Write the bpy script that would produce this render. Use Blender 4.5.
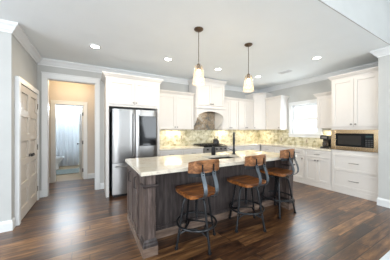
import bpy, bmesh, math, random
from mathutils import Vector, Matrix
random.seed(7)
for o in list(bpy.data.objects): bpy.data.objects.remove(o)
scene = bpy.context.scene
COL = scene.collection
PI = math.pi

# ------------------------------------------------------------ camera, world, light
cam_d = bpy.data.cameras.new('camera'); cam = bpy.data.objects.new('camera', cam_d); COL.objects.link(cam)
cam.location = (0, 0, 1.362); cam.rotation_euler = (PI/2, 0, -0.51)
cam_d.sensor_width = 36; cam_d.lens = 184.6/390*36; cam_d.clip_start = .05; cam_d.clip_end = 200
scene.camera = cam
w = bpy.data.worlds.new('world'); scene.world = w; w.use_nodes = True
bgn = w.node_tree.nodes['Background']; bgn.inputs[0].default_value = (.86, .93, 1, 1); bgn.inputs[1].default_value = 1.6
vs = scene.view_settings; vs.view_transform = 'Standard'; vs.look = 'None'; vs.gamma = 1; vs.use_curve_mapping = False
vs.exposure = 0.34
def area(name, loc, rot, sx, sy, power, col):
    l = bpy.data.lights.new(name, 'AREA'); l.shape = 'RECTANGLE'; l.size = sx; l.size_y = sy; l.energy = power; l.color = col
    o = bpy.data.objects.new(name, l); COL.objects.link(o); o.location = loc; o.rotation_euler = rot
    return o
DAY = (.88, .945, 1)
area('daylight_back', (-1.35, -4.35, 1.6), (-PI/2-.8, 0, PI), 3.7, 2.1, 290, DAY)
area('daylight_back', (3.65, -4.35, 1.6), (-PI/2-.8, 0, PI), 1.4, 2.1, 90, DAY)      # window openings of the living side
area('daylight_left', (-4.80, .2, 1.5), (PI/2+.8, 0, -PI/2), 4.6, 2.0, 200, DAY)
area('daylight_kitchen', (5.425, 3.085, 1.68), (PI/2, 0, PI/2), .77, .84, 16, DAY)
area('daylight_bathroom', (-.65, 9.29, 2.28), (-PI/2, 0, 0), 1.5, .55, 95, DAY)

# ------------------------------------------------------------ materials
def mat(name, col, rough=.5, metal=0, coat=0, spec=.5, trans=0, emit=None, es=0, ior=1.45):
    m = bpy.data.materials.new(name); m.use_nodes = True
    b = m.node_tree.nodes['Principled BSDF']
    b.inputs['Base Color'].default_value = (*col, 1); b.inputs['Roughness'].default_value = rough
    b.inputs['Metallic'].default_value = metal; b.inputs['Coat Weight'].default_value = coat
    b.inputs['Specular IOR Level'].default_value = spec; b.inputs['Transmission Weight'].default_value = trans
    b.inputs['IOR'].default_value = ior
    if emit: b.inputs['Emission Color'].default_value = (*emit, 1); b.inputs['Emission Strength'].default_value = es
    return m
def N(m, t, **k):
    n = m.node_tree.nodes.new(t)
    for a, v in k.items(): setattr(n, a, v)
    return n
def L(m, a, b): m.node_tree.links.new(a, b)
def BS(m): return m.node_tree.nodes['Principled BSDF']
def ramp(m, fac, stops):
    r = N(m, 'ShaderNodeValToRGB'); e = r.color_ramp.elements
    while len(e) < len(stops): e.new(.5)
    for i, (p, c) in enumerate(stops): e[i].position = p; e[i].color = (*c, 1)
    L(m, fac, r.inputs[0]); return r.outputs[0]
def coords(m, scale=(1, 1, 1), kind='Object'):
    t = N(m, 'ShaderNodeTexCoord'); mp = N(m, 'ShaderNodeMapping'); mp.inputs['Scale'].default_value = scale
    L(m, t.outputs[kind], mp.inputs[0]); return mp.outputs[0]
def noise(m, vec, scale, detail=3, rough=.5):
    n = N(m, 'ShaderNodeTexNoise'); n.inputs['Scale'].default_value = scale; n.inputs['Detail'].default_value = detail
    n.inputs['Roughness'].default_value = rough; L(m, vec, n.inputs['Vector']); return n.outputs['Fac']
def bump(m, h, strength=.2, dist=.01):
    b = N(m, 'ShaderNodeBump'); b.inputs['Strength'].default_value = strength; b.inputs['Distance'].default_value = dist
    L(m, h, b.inputs['Height']); L(m, b.outputs[0], BS(m).inputs['Normal'])
def paint(name, col, rough=.6, v=.03, sc=3):
    m = mat(name, col, rough)
    f = noise(m, coords(m), sc, 2)
    c = ramp(m, f, [(.3, tuple(x*(1-v) for x in col)), (.7, tuple(min(1, x*(1+v)) for x in col))])
    L(m, c, BS(m).inputs['Base Color']); return m

M = {}
M['wall'] = paint('wall_paint', (.505, .51, .497), .8)
M['halltan'] = paint('hall_paint', (.62, .56, .50), .8)
M['ceiling'] = paint('ceiling_paint', (.87, .915, .935), .9, .01)
M['trim'] = paint('white_trim', (.74, .755, .76), .35, .015)
M['cab'] = paint('cabinet_white', (.70, .672, .64), .35, .015)
M['door'] = paint('door_white', (.62, .575, .52), .4, .02)
M['nickel'] = mat('brushed_nickel', (.32, .31, .30), .3, 1)
M['black'] = mat('black_metal', (.02, .02, .022), .35, .3)
M['iron'] = mat('dark_iron', (.018, .019, .021), .3, .5)
M['steelstrap'] = mat('grey_steel_strap', (.15, .17, .19), .33, .8)
M['gap'] = mat('dark_gap', (.01, .01, .01), .8)
def wood(name, cols, scale, rough, stretch, bumpy=.1, cc_=.15):
    m = mat(name, cols[0], rough, coat=cc_, spec=.35 if cc_ == 0 else .5)
    v = coords(m, stretch); f = noise(m, v, scale, 5, .6)
    c = ramp(m, f, [(.28, cols[0]), (.5, cols[1]), (.72, cols[2])]); L(m, c, BS(m).inputs['Base Color'])
    bump(m, f, bumpy, .004); return m
M['seatwood'] = wood('seat_wood', [(.022, .007, .004), (.20, .066, .017), (.50, .20, .055)], 6, .28, (.7, 5, 5))
M['backwood'] = wood('backrest_wood', [(.03, .011, .006), (.20, .078, .025), (.46, .21, .085)], 7, .36, (.8, 5, 4))
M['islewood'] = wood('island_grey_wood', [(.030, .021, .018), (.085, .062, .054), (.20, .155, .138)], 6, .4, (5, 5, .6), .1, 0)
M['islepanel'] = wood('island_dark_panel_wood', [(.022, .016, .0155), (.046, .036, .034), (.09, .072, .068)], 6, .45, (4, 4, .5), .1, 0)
M['isleplinth'] = wood('island_plinth_wood', [(.07, .045, .034), (.15, .10, .075), (.26, .19, .145)], 5, .4, (.8, 3, 5))
def steel(name, col, rough):
    m = mat(name, col, rough, 1); return m; f = noise(m, coords(m, (1, 1, 60)), 4, 2)
    r = N(m, 'ShaderNodeMapRange'); r.inputs['To Min'].default_value = rough-.015; r.inputs['To Max'].default_value = rough+.02
    L(m, f, r.inputs[0]); L(m, r.outputs[0], BS(m).inputs['Roughness']); return m
M['steel'] = steel('stainless_steel', (.34, .335, .33), .3)
M['reflectsteel'] = steel('stainless_warm_reflection', (.80, .62, .40), .22)  # golden base colour stands in for warm reflections on plain stainless
M['sidegrey'] = mat('fridge_side_grey', (.07, .085, .10), .45, .3)
M['blackglass'] = mat('black_glass', (.008, .009, .010), .06, 0, 0, .35)
M['porcelain'] = mat('porcelain', (.8, .82, .84), .12)
M['curtain'] = paint('curtain_fabric', (.66, .69, .72), .8)
def translucent(m, f):
    t = N(m, 'ShaderNodeBsdfTranslucent'); t.inputs[0].default_value = (.80, .82, .84, 1); mx = N(m, 'ShaderNodeMixShader'); mx.inputs[0].default_value = f
    o = [n for n in m.node_tree.nodes if n.type == 'OUTPUT_MATERIAL'][0]
    L(m, BS(m).outputs[0], mx.inputs[1]); L(m, t.outputs[0], mx.inputs[2]); L(m, mx.outputs[0], o.inputs[0])
translucent(M['curtain'], .5)
M['mat_teal'] = paint('bath_mat_cloth', (.17, .21, .21), .95, .2, 20)
M['mat_edge'] = paint('bath_mat_border', (.13, .09, .06), .95, .2, 20)
M['rubber'] = mat('black_plastic', (.015, .015, .017), .3)
M['plate'] = mat('outlet_plate', (.55, .5, .4), .4)
M['glow'] = mat('lamp_lens', (1, 1, 1), .5, emit=(1, .93, .82), es=14)
M['bulb'] = mat('bulb_glow', (1, 1, 1), .5, emit=(1, .86, .66), es=16)
M['bronze'] = mat('bronze', (.13, .09, .06), .35, .8)
def glassm(name, tint, mix, rough=.05, tr=1.0):
    m = bpy.data.materials.new(name); m.use_nodes = True; nt = m.node_tree; nt.nodes.clear()
    o = nt.nodes.new('ShaderNodeOutputMaterial'); mx = nt.nodes.new('ShaderNodeMixShader')
    t = nt.nodes.new('ShaderNodeBsdfTransparent'); t.inputs[0].default_value = (*tint, 1)
    g = nt.nodes.new('ShaderNodeBsdfPrincipled'); g.inputs['Base Color'].default_value = (.6, .55, .48, 1); g.inputs['Roughness'].default_value = rough
    mx.inputs[0].default_value = mix
    nt.links.new(t.outputs[0], mx.inputs[1]); nt.links.new(g.outputs[0], mx.inputs[2]); nt.links.new(mx.outputs[0], o.inputs[0])
    return m
M['pane'] = glassm('window_glass', (.97, .99, 1), .06)
M['shadeglass'] = glassm('pendant_seeded_glass', (.97, .935, .885), .14, .12)

# wood floor: planks running along X, each with its own tone
def floor_mat():
    m = mat('walnut_plank_floor', (.1, .05, .03), .3, coat=.6); BS(m).inputs['Coat Roughness'].default_value = .26
    nt = m.node_tree
    tc = N(m, 'ShaderNodeTexCoord'); sep = N(m, 'ShaderNodeSeparateXYZ'); L(m, tc.outputs['Object'], sep.inputs[0])
    def math_(op, a, b=None):
        n = N(m, 'ShaderNodeMath', operation=op)
        for i, q in enumerate((a, b)):
            if q is None: continue
            if isinstance(q, (int, float)): n.inputs[i].default_value = q
            else: L(m, q, n.inputs[i])
        return n.outputs[0]
    ys = math_('DIVIDE', sep.outputs[1], .145); row = math_('FLOOR', ys); fy = math_('FRACT', ys)
    wn = N(m, 'ShaderNodeTexWhiteNoise', noise_dimensions='1D'); L(m, row, wn.inputs['W'])
    xs = math_('ADD', math_('DIVIDE', sep.outputs[0], 1.25), math_('MULTIPLY', wn.outputs['Value'], 7.3))
    cid = math_('FLOOR', xs); fx = math_('FRACT', xs)
    cmb = N(m, 'ShaderNodeCombineXYZ'); L(m, row, cmb.inputs[0]); L(m, cid, cmb.inputs[1])
    w2 = N(m, 'ShaderNodeTexWhiteNoise', noise_dimensions='3D'); L(m, cmb.outputs[0], w2.inputs['Vector'])
    # grain shifted per plank
    add = N(m, 'ShaderNodeVectorMath', operation='ADD'); mp = N(m, 'ShaderNodeMapping'); mp.inputs['Scale'].default_value = (1.3, 9, 1)
    L(m, tc.outputs['Object'], mp.inputs[0]); L(m, mp.outputs[0], add.inputs[0])
    sc = N(m, 'ShaderNodeVectorMath', operation='SCALE'); L(m, w2.outputs['Color'], sc.inputs[0]); sc.inputs['Scale'].default_value = 30; L(m, sc.outputs[0], add.inputs[1])
    g = noise(m, add.outputs[0], 2.2, 5, .62)
    mixv = math_('ADD', math_('MULTIPLY', g, .76), math_('MULTIPLY', w2.outputs['Value'], .24))
    c = ramp(m, mixv, [(.32, (.012, .0045, .002)), (.45, (.060, .023, .008)), (.58, (.155, .070, .025)), (.73, (.33, .165, .065))])
    # dark joints
    ey = math_('MINIMUM', fy, math_('SUBTRACT', 1, fy)); ex = math_('MULTIPLY', math_('MINIMUM', fx, math_('SUBTRACT', 1, fx)), 8)
    e = math_('MINIMUM', ey, ex); k = N(m, 'ShaderNodeMapRange'); k.inputs['From Max'].default_value = .06; L(m, e, k.inputs[0])
    mx = N(m, 'ShaderNodeMix', data_type='RGBA', blend_type='MULTIPLY'); mx.inputs['Factor'].default_value = 1
    L(m, c, mx.inputs['A']); cc = ramp(m, k.outputs[0], [(0, (.22, .2, .2)), (1, (1, 1, 1))]); L(m, cc, mx.inputs['B'])
    L(m, mx.outputs['Result'], BS(m).inputs['Base Color'])
    h = math_('ADD', math_('MULTIPLY', k.outputs[0], .6), math_('MULTIPLY', g, .6)); bump(m, h, .28, .007)
    rr = N(m, 'ShaderNodeMapRange'); rr.inputs['To Min'].default_value = .30; rr.inputs['To Max'].default_value = .42; L(m, g, rr.inputs[0]); L(m, rr.outputs[0], BS(m).inputs['Roughness'])
    return m
M['floor'] = floor_mat()
def granite(name, stops, s1, rough=.12):
    m = mat(name, stops[1][1], rough, coat=.3)
    v = coords(m); a = noise(m, v, s1, 8, .7); b = noise(m, v, s1*7, 4, .6)
    ad = N(m, 'ShaderNodeMath', operation='MULTIPLY_ADD'); L(m, b, ad.inputs[0]); ad.inputs[1].default_value = .35; L(m, a, ad.inputs[2])
    s = N(m, 'ShaderNodeMath', operation='MULTIPLY'); L(m, ad.outputs[0], s.inputs[0]); s.inputs[1].default_value = .75
    L(m, ramp(m, s.outputs[0], stops), BS(m).inputs['Base Color']); return m
M['granite'] = granite('cream_granite', [(.34, (.36, .31, .26)), (.42, (.62, .55, .46)), (.48, (.70, .64, .53)), (.7, (.76, .71, .61))], 7)
M['slab'] = granite('grey_brown_stone', [(.38, (.05, .055, .055)), (.45, (.17, .17, .155)), (.51, (.30, .22, .14)), (.6, (.42, .41, .37))], 4, .3)
def tile_mat():
    m = mat('stone_mosaic_tile', (.5, .45, .3), .3)
    tc = N(m, 'ShaderNodeTexCoord'); sep = N(m, 'ShaderNodeSeparateXYZ'); L(m, tc.outputs['Object'], sep.inputs[0])
    ad = N(m, 'ShaderNodeMath', operation='ADD'); L(m, sep.outputs[0], ad.inputs[0]); L(m, sep.outputs[1], ad.inputs[1])
    cmb = N(m, 'ShaderNodeCombineXYZ'); L(m, ad.outputs[0], cmb.inputs[0]); L(m, sep.outputs[2], cmb.inputs[1])
    b = N(m, 'ShaderNodeTexBrick'); L(m, cmb.outputs[0], b.inputs['Vector']); b.inputs['Scale'].default_value = 1
    b.inputs['Brick Width'].default_value = .15; b.inputs['Row Height'].default_value = .075; b.inputs['Mortar Size'].default_value = .004
    b.inputs['Color1'].default_value = (.76, .73, .60, 1); b.inputs['Color2'].default_value = (.56, .52, .38, 1); b.inputs['Mortar'].default_value = (.55, .52, .42, 1)
    n = noise(m, coords(m), 9, 5, .6); c = ramp(m, n, [(.36, (.52, .50, .38)), (.55, (.97, .97, .93))])
    mx = N(m, 'ShaderNodeMix', data_type='RGBA', blend_type='MULTIPLY'); mx.inputs['Factor'].default_value = 1
    L(m, b.outputs['Color'], mx.inputs['A']); L(m, c, mx.inputs['B']); L(m, mx.outputs['Result'], BS(m).inputs['Base Color'])
    return m
M['tile'] = tile_mat()
def bathfloor():
    m = mat('beige_floor_tile', (.42, .33, .22), .35)
    b = N(m, 'ShaderNodeTexBrick', offset=0); L(m, coords(m), b.inputs['Vector']); b.inputs['Scale'].default_value = 1
    b.inputs['Brick Width'].default_value = .33; b.inputs['Row Height'].default_value = .33; b.inputs['Mortar Size'].default_value = .006
    b.inputs['Color1'].default_value = (.36, .28, .18, 1); b.inputs['Color2'].default_value = (.32, .24, .15, 1); b.inputs['Mortar'].default_value = (.3, .24, .17, 1)
    L(m, b.outputs['Color'], BS(m).inputs['Base Color']); return m
M['bathfloor'] = bathfloor()

# ------------------------------------------------------------ mesh helpers
class MB:
    def __init__(s): s.bm = bmesh.new()
    def box(s, x0, x1, y0, y1, z0, z1):
        vs_ = [s.bm.verts.new(p) for p in ((x0,y0,z0),(x1,y0,z0),(x1,y1,z0),(x0,y1,z0),(x0,y0,z1),(x1,y0,z1),(x1,y1,z1),(x0,y1,z1))]
        for f in ((3,2,1,0),(4,5,6,7),(0,1,5,4),(1,2,6,5),(2,3,7,6),(3,0,4,7)): s.bm.faces.new([vs_[i] for i in f])
        return s
    def rings(s, rings, cap0=True, cap1=True, closed=False):
        R = [[s.bm.verts.new(p) for p in r] for r in rings]; n = len(R[0])
        pairs = list(zip(R[:-1], R[1:])) + ([(R[-1], R[0])] if closed else [])
        for a, b in pairs:
            for i in range(n):
                j = (i+1) % n; s.bm.faces.new((a[i], a[j], b[j], b[i]))
        if not closed:
            if cap0: s.bm.faces.new(R[0][::-1])
            if cap1: s.bm.faces.new(R[-1])
        return s
    def lathe(s, prof, c=(0,0,0), seg=24, axis='z', caps=True):
        rr = []
        for r, h in prof:
            ring = []
            for i in range(seg):
                a = 2*PI*i/seg; u, v = r*math.cos(a), r*math.sin(a)
                p = {'z': (u, v, h), 'y': (u, h, -v), 'x': (h, u, v)}[axis]
                ring.append((c[0]+p[0], c[1]+p[1], c[2]+p[2]))
            rr.append(ring)
        return s.rings(rr, caps, caps)
    def tube(s, pts, r, seg=10, closed=False, flat=None):
        P = [Vector(p) for p in pts]; n = len(P); rr = []; prev = None
        for i in range(n):
            if closed: t = (P[(i+1) % n]-P[i-1])
            else: t = P[min(i+1, n-1)]-P[max(i-1, 0)]
            t.normalize()
            if prev is None:
                ref = Vector((1,0,0)) if flat else (Vector((0,0,1)) if abs(t.z) < .9 else Vector((1,0,0)))
                u = (ref-t*ref.dot(t)).normalized()
            else: u = (prev-t*prev.dot(t)).normalized()
            prev = u; v = t.cross(u); ring = []
            if flat:
                for a, b in ((1,1),(-1,1),(-1,-1),(1,-1)): ring.append(P[i]+u*a*flat[0]/2+v*b*flat[1]/2)
            else:
                for k in range(seg):
                    a = 2*PI*k/seg; ring.append(P[i]+u*math.cos(a)*r+v*math.sin(a)*r)
            rr.append(ring)
        return s.rings(rr, closed=closed)
    def prism(s, poly, z0, z1):
        return s.rings([[(x, y, z0) for x, y in poly], [(x, y, z1) for x, y in poly]])
    def build(s, name, m, parent=None, smooth=False, bevel=0, off=(0,0,0), sub=0):
        if any(off): bmesh.ops.translate(s.bm, verts=s.bm.verts, vec=off)
        bmesh.ops.recalc_face_normals(s.bm, faces=s.bm.faces)
        me = bpy.data.meshes.new(name); s.bm.to_mesh(me); s.bm.free()
        me.materials.append(m)
        o = bpy.data.objects.new(name, me); COL.objects.link(o)
        if smooth:
            for p in me.polygons: p.use_smooth = True
            try: me.set_sharp_from_angle(angle=math.radians(40))
            except Exception: pass
        if bevel:
            b = o.modifiers.new('bevel', 'BEVEL'); b.width = bevel; b.segments = 2; b.limit_method = 'ANGLE'
        if sub:
            b = o.modifiers.new('sub', 'SUBSURF'); b.levels = b.render_levels = sub
        if parent: o.parent = parent
        return o
def struct(o, label=None):
    o['kind'] = 'structure'
    if label: o['label'] = label
    return o
def tag(o, label, cat, group=None, kind=None):
    o['label'] = label; o['category'] = cat
    if group: o['group'] = group
    if kind: o['kind'] = kind
    return o
def thing(name, label, cat, loc=(0,0,0), rz=0, group=None):
    o = bpy.data.objects.new(name, None); COL.objects.link(o); o.location = loc; o.rotation_euler = (0,0,rz)
    o.empty_display_size = .1
    return tag(o, label, cat, group)
def copy_tree(o, parent=None):
    c = o.copy(); COL.objects.link(c)
    if parent: c.parent = parent
    for ch in list(o.children): copy_tree(ch, c)
    return c
def offset_poly(poly, outs):
    """CCW polygon, edge i from p[i] to p[i+1] moved outward by outs[i]"""
    n = len(poly); res = []
    for i in range(n):
        a, b, c = Vector(poly[i-1]), Vector(poly[i]), Vector(poly[(i+1) % n])
        d1 = (b-a).normalized(); d2 = (c-b).normalized(); n1 = Vector((d1.y, -d1.x)); n2 = Vector((d2.y, -d2.x))
        o1, o2 = outs[i-1], outs[i]; den = n1.x*n2.y-n1.y*n2.x
        if abs(den) < 1e-6: res.append(b+n1*o1); continue
        x = (o1*n2.y-o2*n1.y)/den; y = (n1.x*o2-n2.x*o1)/den
        res.append(b+Vector((x, y)))
    return [(p.x, p.y) for p in res]
def crown_mb(poly, flags, z0, prof):
    """moulding that flares outward: prof = [(out, dz)...]"""
    rr = []
    for o_, dz in prof:
        q = offset_poly(poly, [o_*f for f in flags]); rr.append([(x, y, z0+dz) for x, y in q])
    return MB().rings(rr)
def sweep(path, prof, mb=None):
    """profile (out, z) swept along a polyline, 'out' towards the right-hand side, mitred"""
    mb = mb or MB(); n = len(path); P = [Vector(p) for p in path]; rr = []
    for i in range(n):
        if i == 0: d = (P[1]-P[0]).normalized(); nn = Vector((d.y, -d.x)); m_ = nn
        elif i == n-1: d = (P[-1]-P[-2]).normalized(); m_ = Vector((d.y, -d.x))
        else:
            d1 = (P[i]-P[i-1]).normalized(); d2 = (P[i+1]-P[i]).normalized(); n1 = Vector((d1.y, -d1.x)); n2 = Vector((d2.y, -d2.x))
            m_ = (n1+n2)/(1+n1.dot(n2))
        rr.append([(P[i].x+m_.x*o, P[i].y+m_.y*o, z) for o, z in prof])
    return mb.rings(rr)

# ------------------------------------------------------------ the room
LX, DY, RX, PY, CZ = -.953, 4.776, 5.329, 3.408, 2.80
SX, SY = 4.54, 1.30          # stub wall on the right
HY, LZ = 1.12, 3.75          # header and the higher living ceiling
struct(MB().box(-5, SX+1.2, -4.6, 6.03, -.1, 0).build('floor', M['floor']), 'dark walnut plank floor')
struct(MB().box(-2.2, .6, 6.03, 9.3, -.1, 0).build('floor', M['bathfloor']), 'beige tiled bathroom floor')
struct(MB().box(-5, RX+.12, HY, 9.3, CZ, CZ+.12).build('ceiling', M['ceiling']))
struct(MB().box(-5, SX+.9, -4.6, HY+.14, LZ, LZ+.12).build('ceiling', M['ceiling']))
struct(MB().box(-5, SX+.9, HY-.012, HY, CZ, LZ).box(-5, SX+.9, HY, HY+.14, CZ+.12, LZ).build('wall_header', M['wall']))
# left pantry block
struct(MB().box(-5, LX, PY, DY+.12, 0, CZ).build('wall_left', M['wall']))
OX0, OX1, OZ = -.795, .07, 2.42
m = MB(); m.box(LX, OX0, DY, DY+.12, 0, CZ).box(OX1, RX, DY, DY+.12, 0, CZ).box(OX0, OX1, DY, DY+.12, OZ, CZ)
struct(m.build('wall_back', M['wall']))
WY0, WY1, WZ0, WZ1 = 2.70, 3.47, 1.26, 2.10
m = MB(); m.box(RX, RX+.12, SY-.1, WY0, 0, CZ).box(RX, RX+.12, WY1, DY+.12, 0, CZ).box(RX, RX+.12, WY0, WY1, 0, WZ0).box(RX, RX+.12, WY0, WY1, WZ1, CZ)
struct(m.build('wall_right', M['wall']))
struct(MB().box(SX, RX, -4.6, SY, 0, LZ).build('wall_right', M['wall']))
# living side shell with window openings
m = MB(); y0, y1 = -4.72, -4.6
m.box(-5, -3.2, y0, y1, 0, LZ).box(4.35, SX, y0, y1, 0, LZ).box(.5, 2.95, y0, y1, .5, 2.9).box(-3.2, 4.35, y0, y1, 0, .5).box(-3.2, 4.35, y0, y1, 2.9, LZ)  # unseen middle pier added to darken the refrigerator's reflection
struct(m.build('wall_rear', M['wall']))
m = MB(); m.box(-5.12, -5, -4.6, -2.1, 0, LZ).box(-5.12, -5, 2.5, PY, 0, LZ).box(-5.12, -5, -2.1, 2.5, 0, .5).box(-5.12, -5, -2.1, 2.5, 2.75, LZ)
struct(m.build('wall_left', M['wall']))
# hall and bathroom
BX0, BX1, BZ, HYB = -.84, -.19, 2.04, 5.98
m = MB(); m.box(-2.6, BX0, HYB, HYB+.1, 0, CZ).box(BX1, 2.2, HYB, HYB+.1, 0, CZ).box(BX0, BX1, HYB, HYB+.1, BZ, CZ)
struct(m.build('wall_hall', M['halltan']))
m = MB(); m.box(-2.6, -2.5, DY+.12, HYB, 0, CZ).box(2.1, 2.2, DY+.12, HYB, 0, CZ)
struct(m.build('wall_hall', M['halltan']))
m = MB(); m.box(-1.7, -1.58, HYB+.1, 9.2, 0, CZ).box(.25, .37, HYB+.1, 9.2, 0, CZ).box(-1.7, .37, 9.2, 9.3, 0, 2.0).box(-1.7, .37, 9.2, 9.3, 2.56, CZ).box(-1.7, -1.4, 9.2, 9.3, 2.0, 2.56).box(.1, .37, 9.2, 9.3, 2.0, 2.56)
struct(m.build('wall_bathroom', M['trim']))

# crown moulding of the room
cp = [(0, CZ-.125), (.012, CZ-.125), (.018, CZ-.105), (.035, CZ-.09), (.06, CZ-.05), (.082, CZ-.03), (.09, CZ-.018), (.09, CZ), (0, CZ)]
struct(sweep([(-5, PY), (LX, PY), (LX, DY), (RX, DY), (RX, SY), (SX, SY), (SX, HY+.0)], cp).build('trim_1', M['trim']), 'white crown moulding')
bp = [(0, 0), (.016, 0), (.016, .11), (.01, .125), (.004, .14), (0, .14)]
def base(path, name): return struct(sweep(path, bp).build(name, M['trim']))
base([(-5, PY), (LX, PY), (LX, 3.50)], 'baseboard_left')
base([(LX, 4.70), (LX, DY), (OX0-.09, DY)], 'baseboard_left')
base([(OX1+.10, DY), (.25, DY)], 'baseboard_back')
base([(SX+.16, SY), (SX, SY), (SX, -4.6)], 'baseboard_right')
base([(BX1+.09, HYB), (2.1, HYB)], 'baseboard_hall'); base([(-2.5, HYB), (BX0-.09, HYB)], 'baseboard_hall')
# cased opening
def casing(name, x0, x1, zt, y, wd=.09, th=.022, head=.12):
    m = MB(); m.box(x0-wd, x0, y-th, y, 0, zt).box(x1, x1+wd, y-th, y, 0, zt).box(x0-wd, x1+wd, y-th, y, zt, zt+head).box(x0-wd-.006, x1+wd+.006, y-th-.008, y, zt+head-.022, zt+head)
    return m
m = casing('', OX0, OX1, OZ, DY); m.box(OX0, OX0+.012, DY, DY+.12, 0, OZ).box(OX1-.012, OX1, DY, DY+.12, 0, OZ).box(OX0, OX1, DY, DY+.12, OZ-.012, OZ)
struct(m.build('trim_2', M['trim'], bevel=.003), 'white cased opening to the hall')
m = casing('', BX0, BX1, BZ, HYB, .085, .02, .10); m.box(BX0, BX0+.012, HYB, HYB+.1, 0, BZ).box(BX1-.012, BX1, HYB, HYB+.1, 0, BZ).box(BX0, BX1, HYB, HYB+.1, BZ-.012, BZ)
struct(m.build('trim_3', M['trim'], bevel=.003), 'white bathroom door casing')

# pantry double door on the left wall (faces +X)
PY0, PY1, PZ = 3.60, 4.60, 2.05
m = MB(); x0, x1 = LX, LX+.052
m.box(x0, x1, PY0-.075, PY0, 0, PZ).box(x0, x1, PY1, PY1+.075, 0, PZ).box(x0, x1, PY0-.075, PY1+.075, PZ, PZ+.08)
struct(m.build('trim_4', M['trim'], bevel=.003), 'white pantry door casing')
def panel_leaf(mb, wd, h, th, npan, stile=.095, rail=.115, rec=.013):
    """leaf in local x 0..wd, front at y=0 facing -y, z 0..h"""
    mb.box(0, stile, 0, th, 0, h).box(wd-stile, wd, 0, th, 0, h)
    ph = (h-rail*(npan+1)-.06)/npan; z = 0
    for i in range(npan+1):
        r = rail+(.06 if i == 0 else 0); mb.box(stile, wd-stile, 0, th, z, z+r); z += r
        if i < npan:
            mb.box(stile, wd-stile, rec, th, z, z+ph)
            mb.box(stile+.025, wd-stile-.025, rec-.005, th, z+.025, z+ph-.025); z += ph
    return mb
d1 = bpy.data.objects.new('door_1', None); COL.objects.link(d1); d1.location = (LX, PY1, .012); d1.rotation_euler = (0, 0, PI/2)
d1.rotation_euler = (0, 0, PI/2)   # local x -> +Y, local -y -> +X
d1.location = (LX+.002, PY0, .012); struct(d1, 'white five-panel pantry double doors with black knobs')
lw = (PY1-PY0)/2-.003
for k in (0, 1):
    mb = panel_leaf(MB(), lw, PZ-.02, .034, 5, .075, .105, .022)
    bmesh.ops.translate(mb.bm, verts=mb.bm.verts, vec=(k*(lw+.008), -.035, 0))
    leaf = mb.build('door_leaf', M['door'], d1, bevel=.003)
    kx = lw-.04 if k == 0 else lw+.046
    MB().lathe([(.0, -.075), (.018, -.075), (.027, -.062), (.027, -.05), (.012, -.04), (.010, -.025), (.028, -.024), (.028, -.020)], (kx, -.014, .93), 16, 'y', ).build('door_knob', M['black'], leaf, smooth=True)
    for z in (.22, 1.02, 1.80):
        hx = -.004 if k == 0 else 2*lw+.010
        MB().lathe([(.007, 0), (.007, .10)], (hx, -.040, z-.05), 8).build('hinge', M['black'] if k else M['nickel'], leaf)

# bathroom door, swung open into the bathroom
d2 = bpy.data.objects.new('door_2', None); COL.objects.link(d2); d2.location = (BX1-.014, HYB+.105, .012)
d2.rotation_euler = (0, 0, PI/2+.16); struct(d2, 'white bathroom door standing open')
leaf = panel_leaf(MB(), .62, BZ-.03, .035, 5, .1, .11).build('door_leaf', M['door'], d2, bevel=.003)
for s_, yy in ((1, 0), (-1, .035)):
    MB().lathe([(.0, -.06*s_), (.022, -.06*s_), (.026, -.045*s_), (.010, -.03*s_), (.010, 0), (.026, 0), (.026, .004*s_)] if s_ > 0 else [(.0, .06), (.022, .06), (.026, .045), (.010, .03), (.010, 0)], (.56, yy, .93), 14, 'y').build('door_knob', M['black'], leaf, smooth=True)
for z in (.22, 1.0, 1.8): MB().box(-.012, .004, -.012, .03, z-.05, z+.05).build('hinge', M['black'], leaf)

# kitchen window on the right wall
wn = bpy.data.objects.new('window_1', None); COL.objects.link(wn); wn.location = (RX, (WY0+WY1)/2, WZ0); struct(wn, 'white sash window over the counter')
off = (-RX, -(WY0+WY1)/2, -WZ0)
m = MB(); cw = .085; xf = RX-.022
m.box(xf, RX, WY0-cw, WY0, WZ0, WZ1).box(xf, RX, WY1, WY1+cw, WZ0, WZ1).box(xf, RX, WY0-cw, WY1+cw, WZ1, WZ1+.10).box(xf-.03, RX, WY0-cw-.02, WY1+cw+.02, WZ0-.03, WZ0).box(xf, RX, WY0-cw, WY1+cw, WZ0-.11, WZ0-.03)
m.build('window_frame', M['trim'], wn, off=off, bevel=.003)
zm = 1.68
for (a, b, xx) in ((WZ0, zm+.02, RX+.03), (zm-.02, WZ1, RX+.06)):
    m = MB(); f = .055
    m.box(xx, xx+.03, WY0, WY0+f, a, b).box(xx, xx+.03, WY1-f, WY1, a, b).box(xx, xx+.03, WY0+f, WY1-f, a, a+f).box(xx, xx+.03, WY0+f, WY1-f, b-f, b)
    sash = m.build('window_sash', M['trim'], wn, off=off)
    MB().box(xx+.012, xx+.018, WY0+f, WY1-f, a+f, b-f).build('pane', M['pane'], sash, off=off)

wn = bpy.data.objects.new('window_2', None); COL.objects.link(wn); wn.location = (-.65, 9.2, 2.0); struct(wn, 'bright transom window above the shower')
off = (.65, -9.2, -2.0); m = MB()
for (a, b, c, d) in ((-1.4, -1.35, 2.0, 2.56), (.05, .1, 2.0, 2.56), (-1.35, .05, 2.0, 2.05), (-1.35, .05, 2.51, 2.56), (-.67, -.63, 2.05, 2.51)): m.box(a, b, 9.21, 9.25, c, d)
fr_ = m.build('window_frame', M['trim'], wn, off=off)
MB().box(-1.35, .05, 9.226, 9.232, 2.05, 2.51).build('pane', M['pane'], fr_, off=off)

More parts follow.
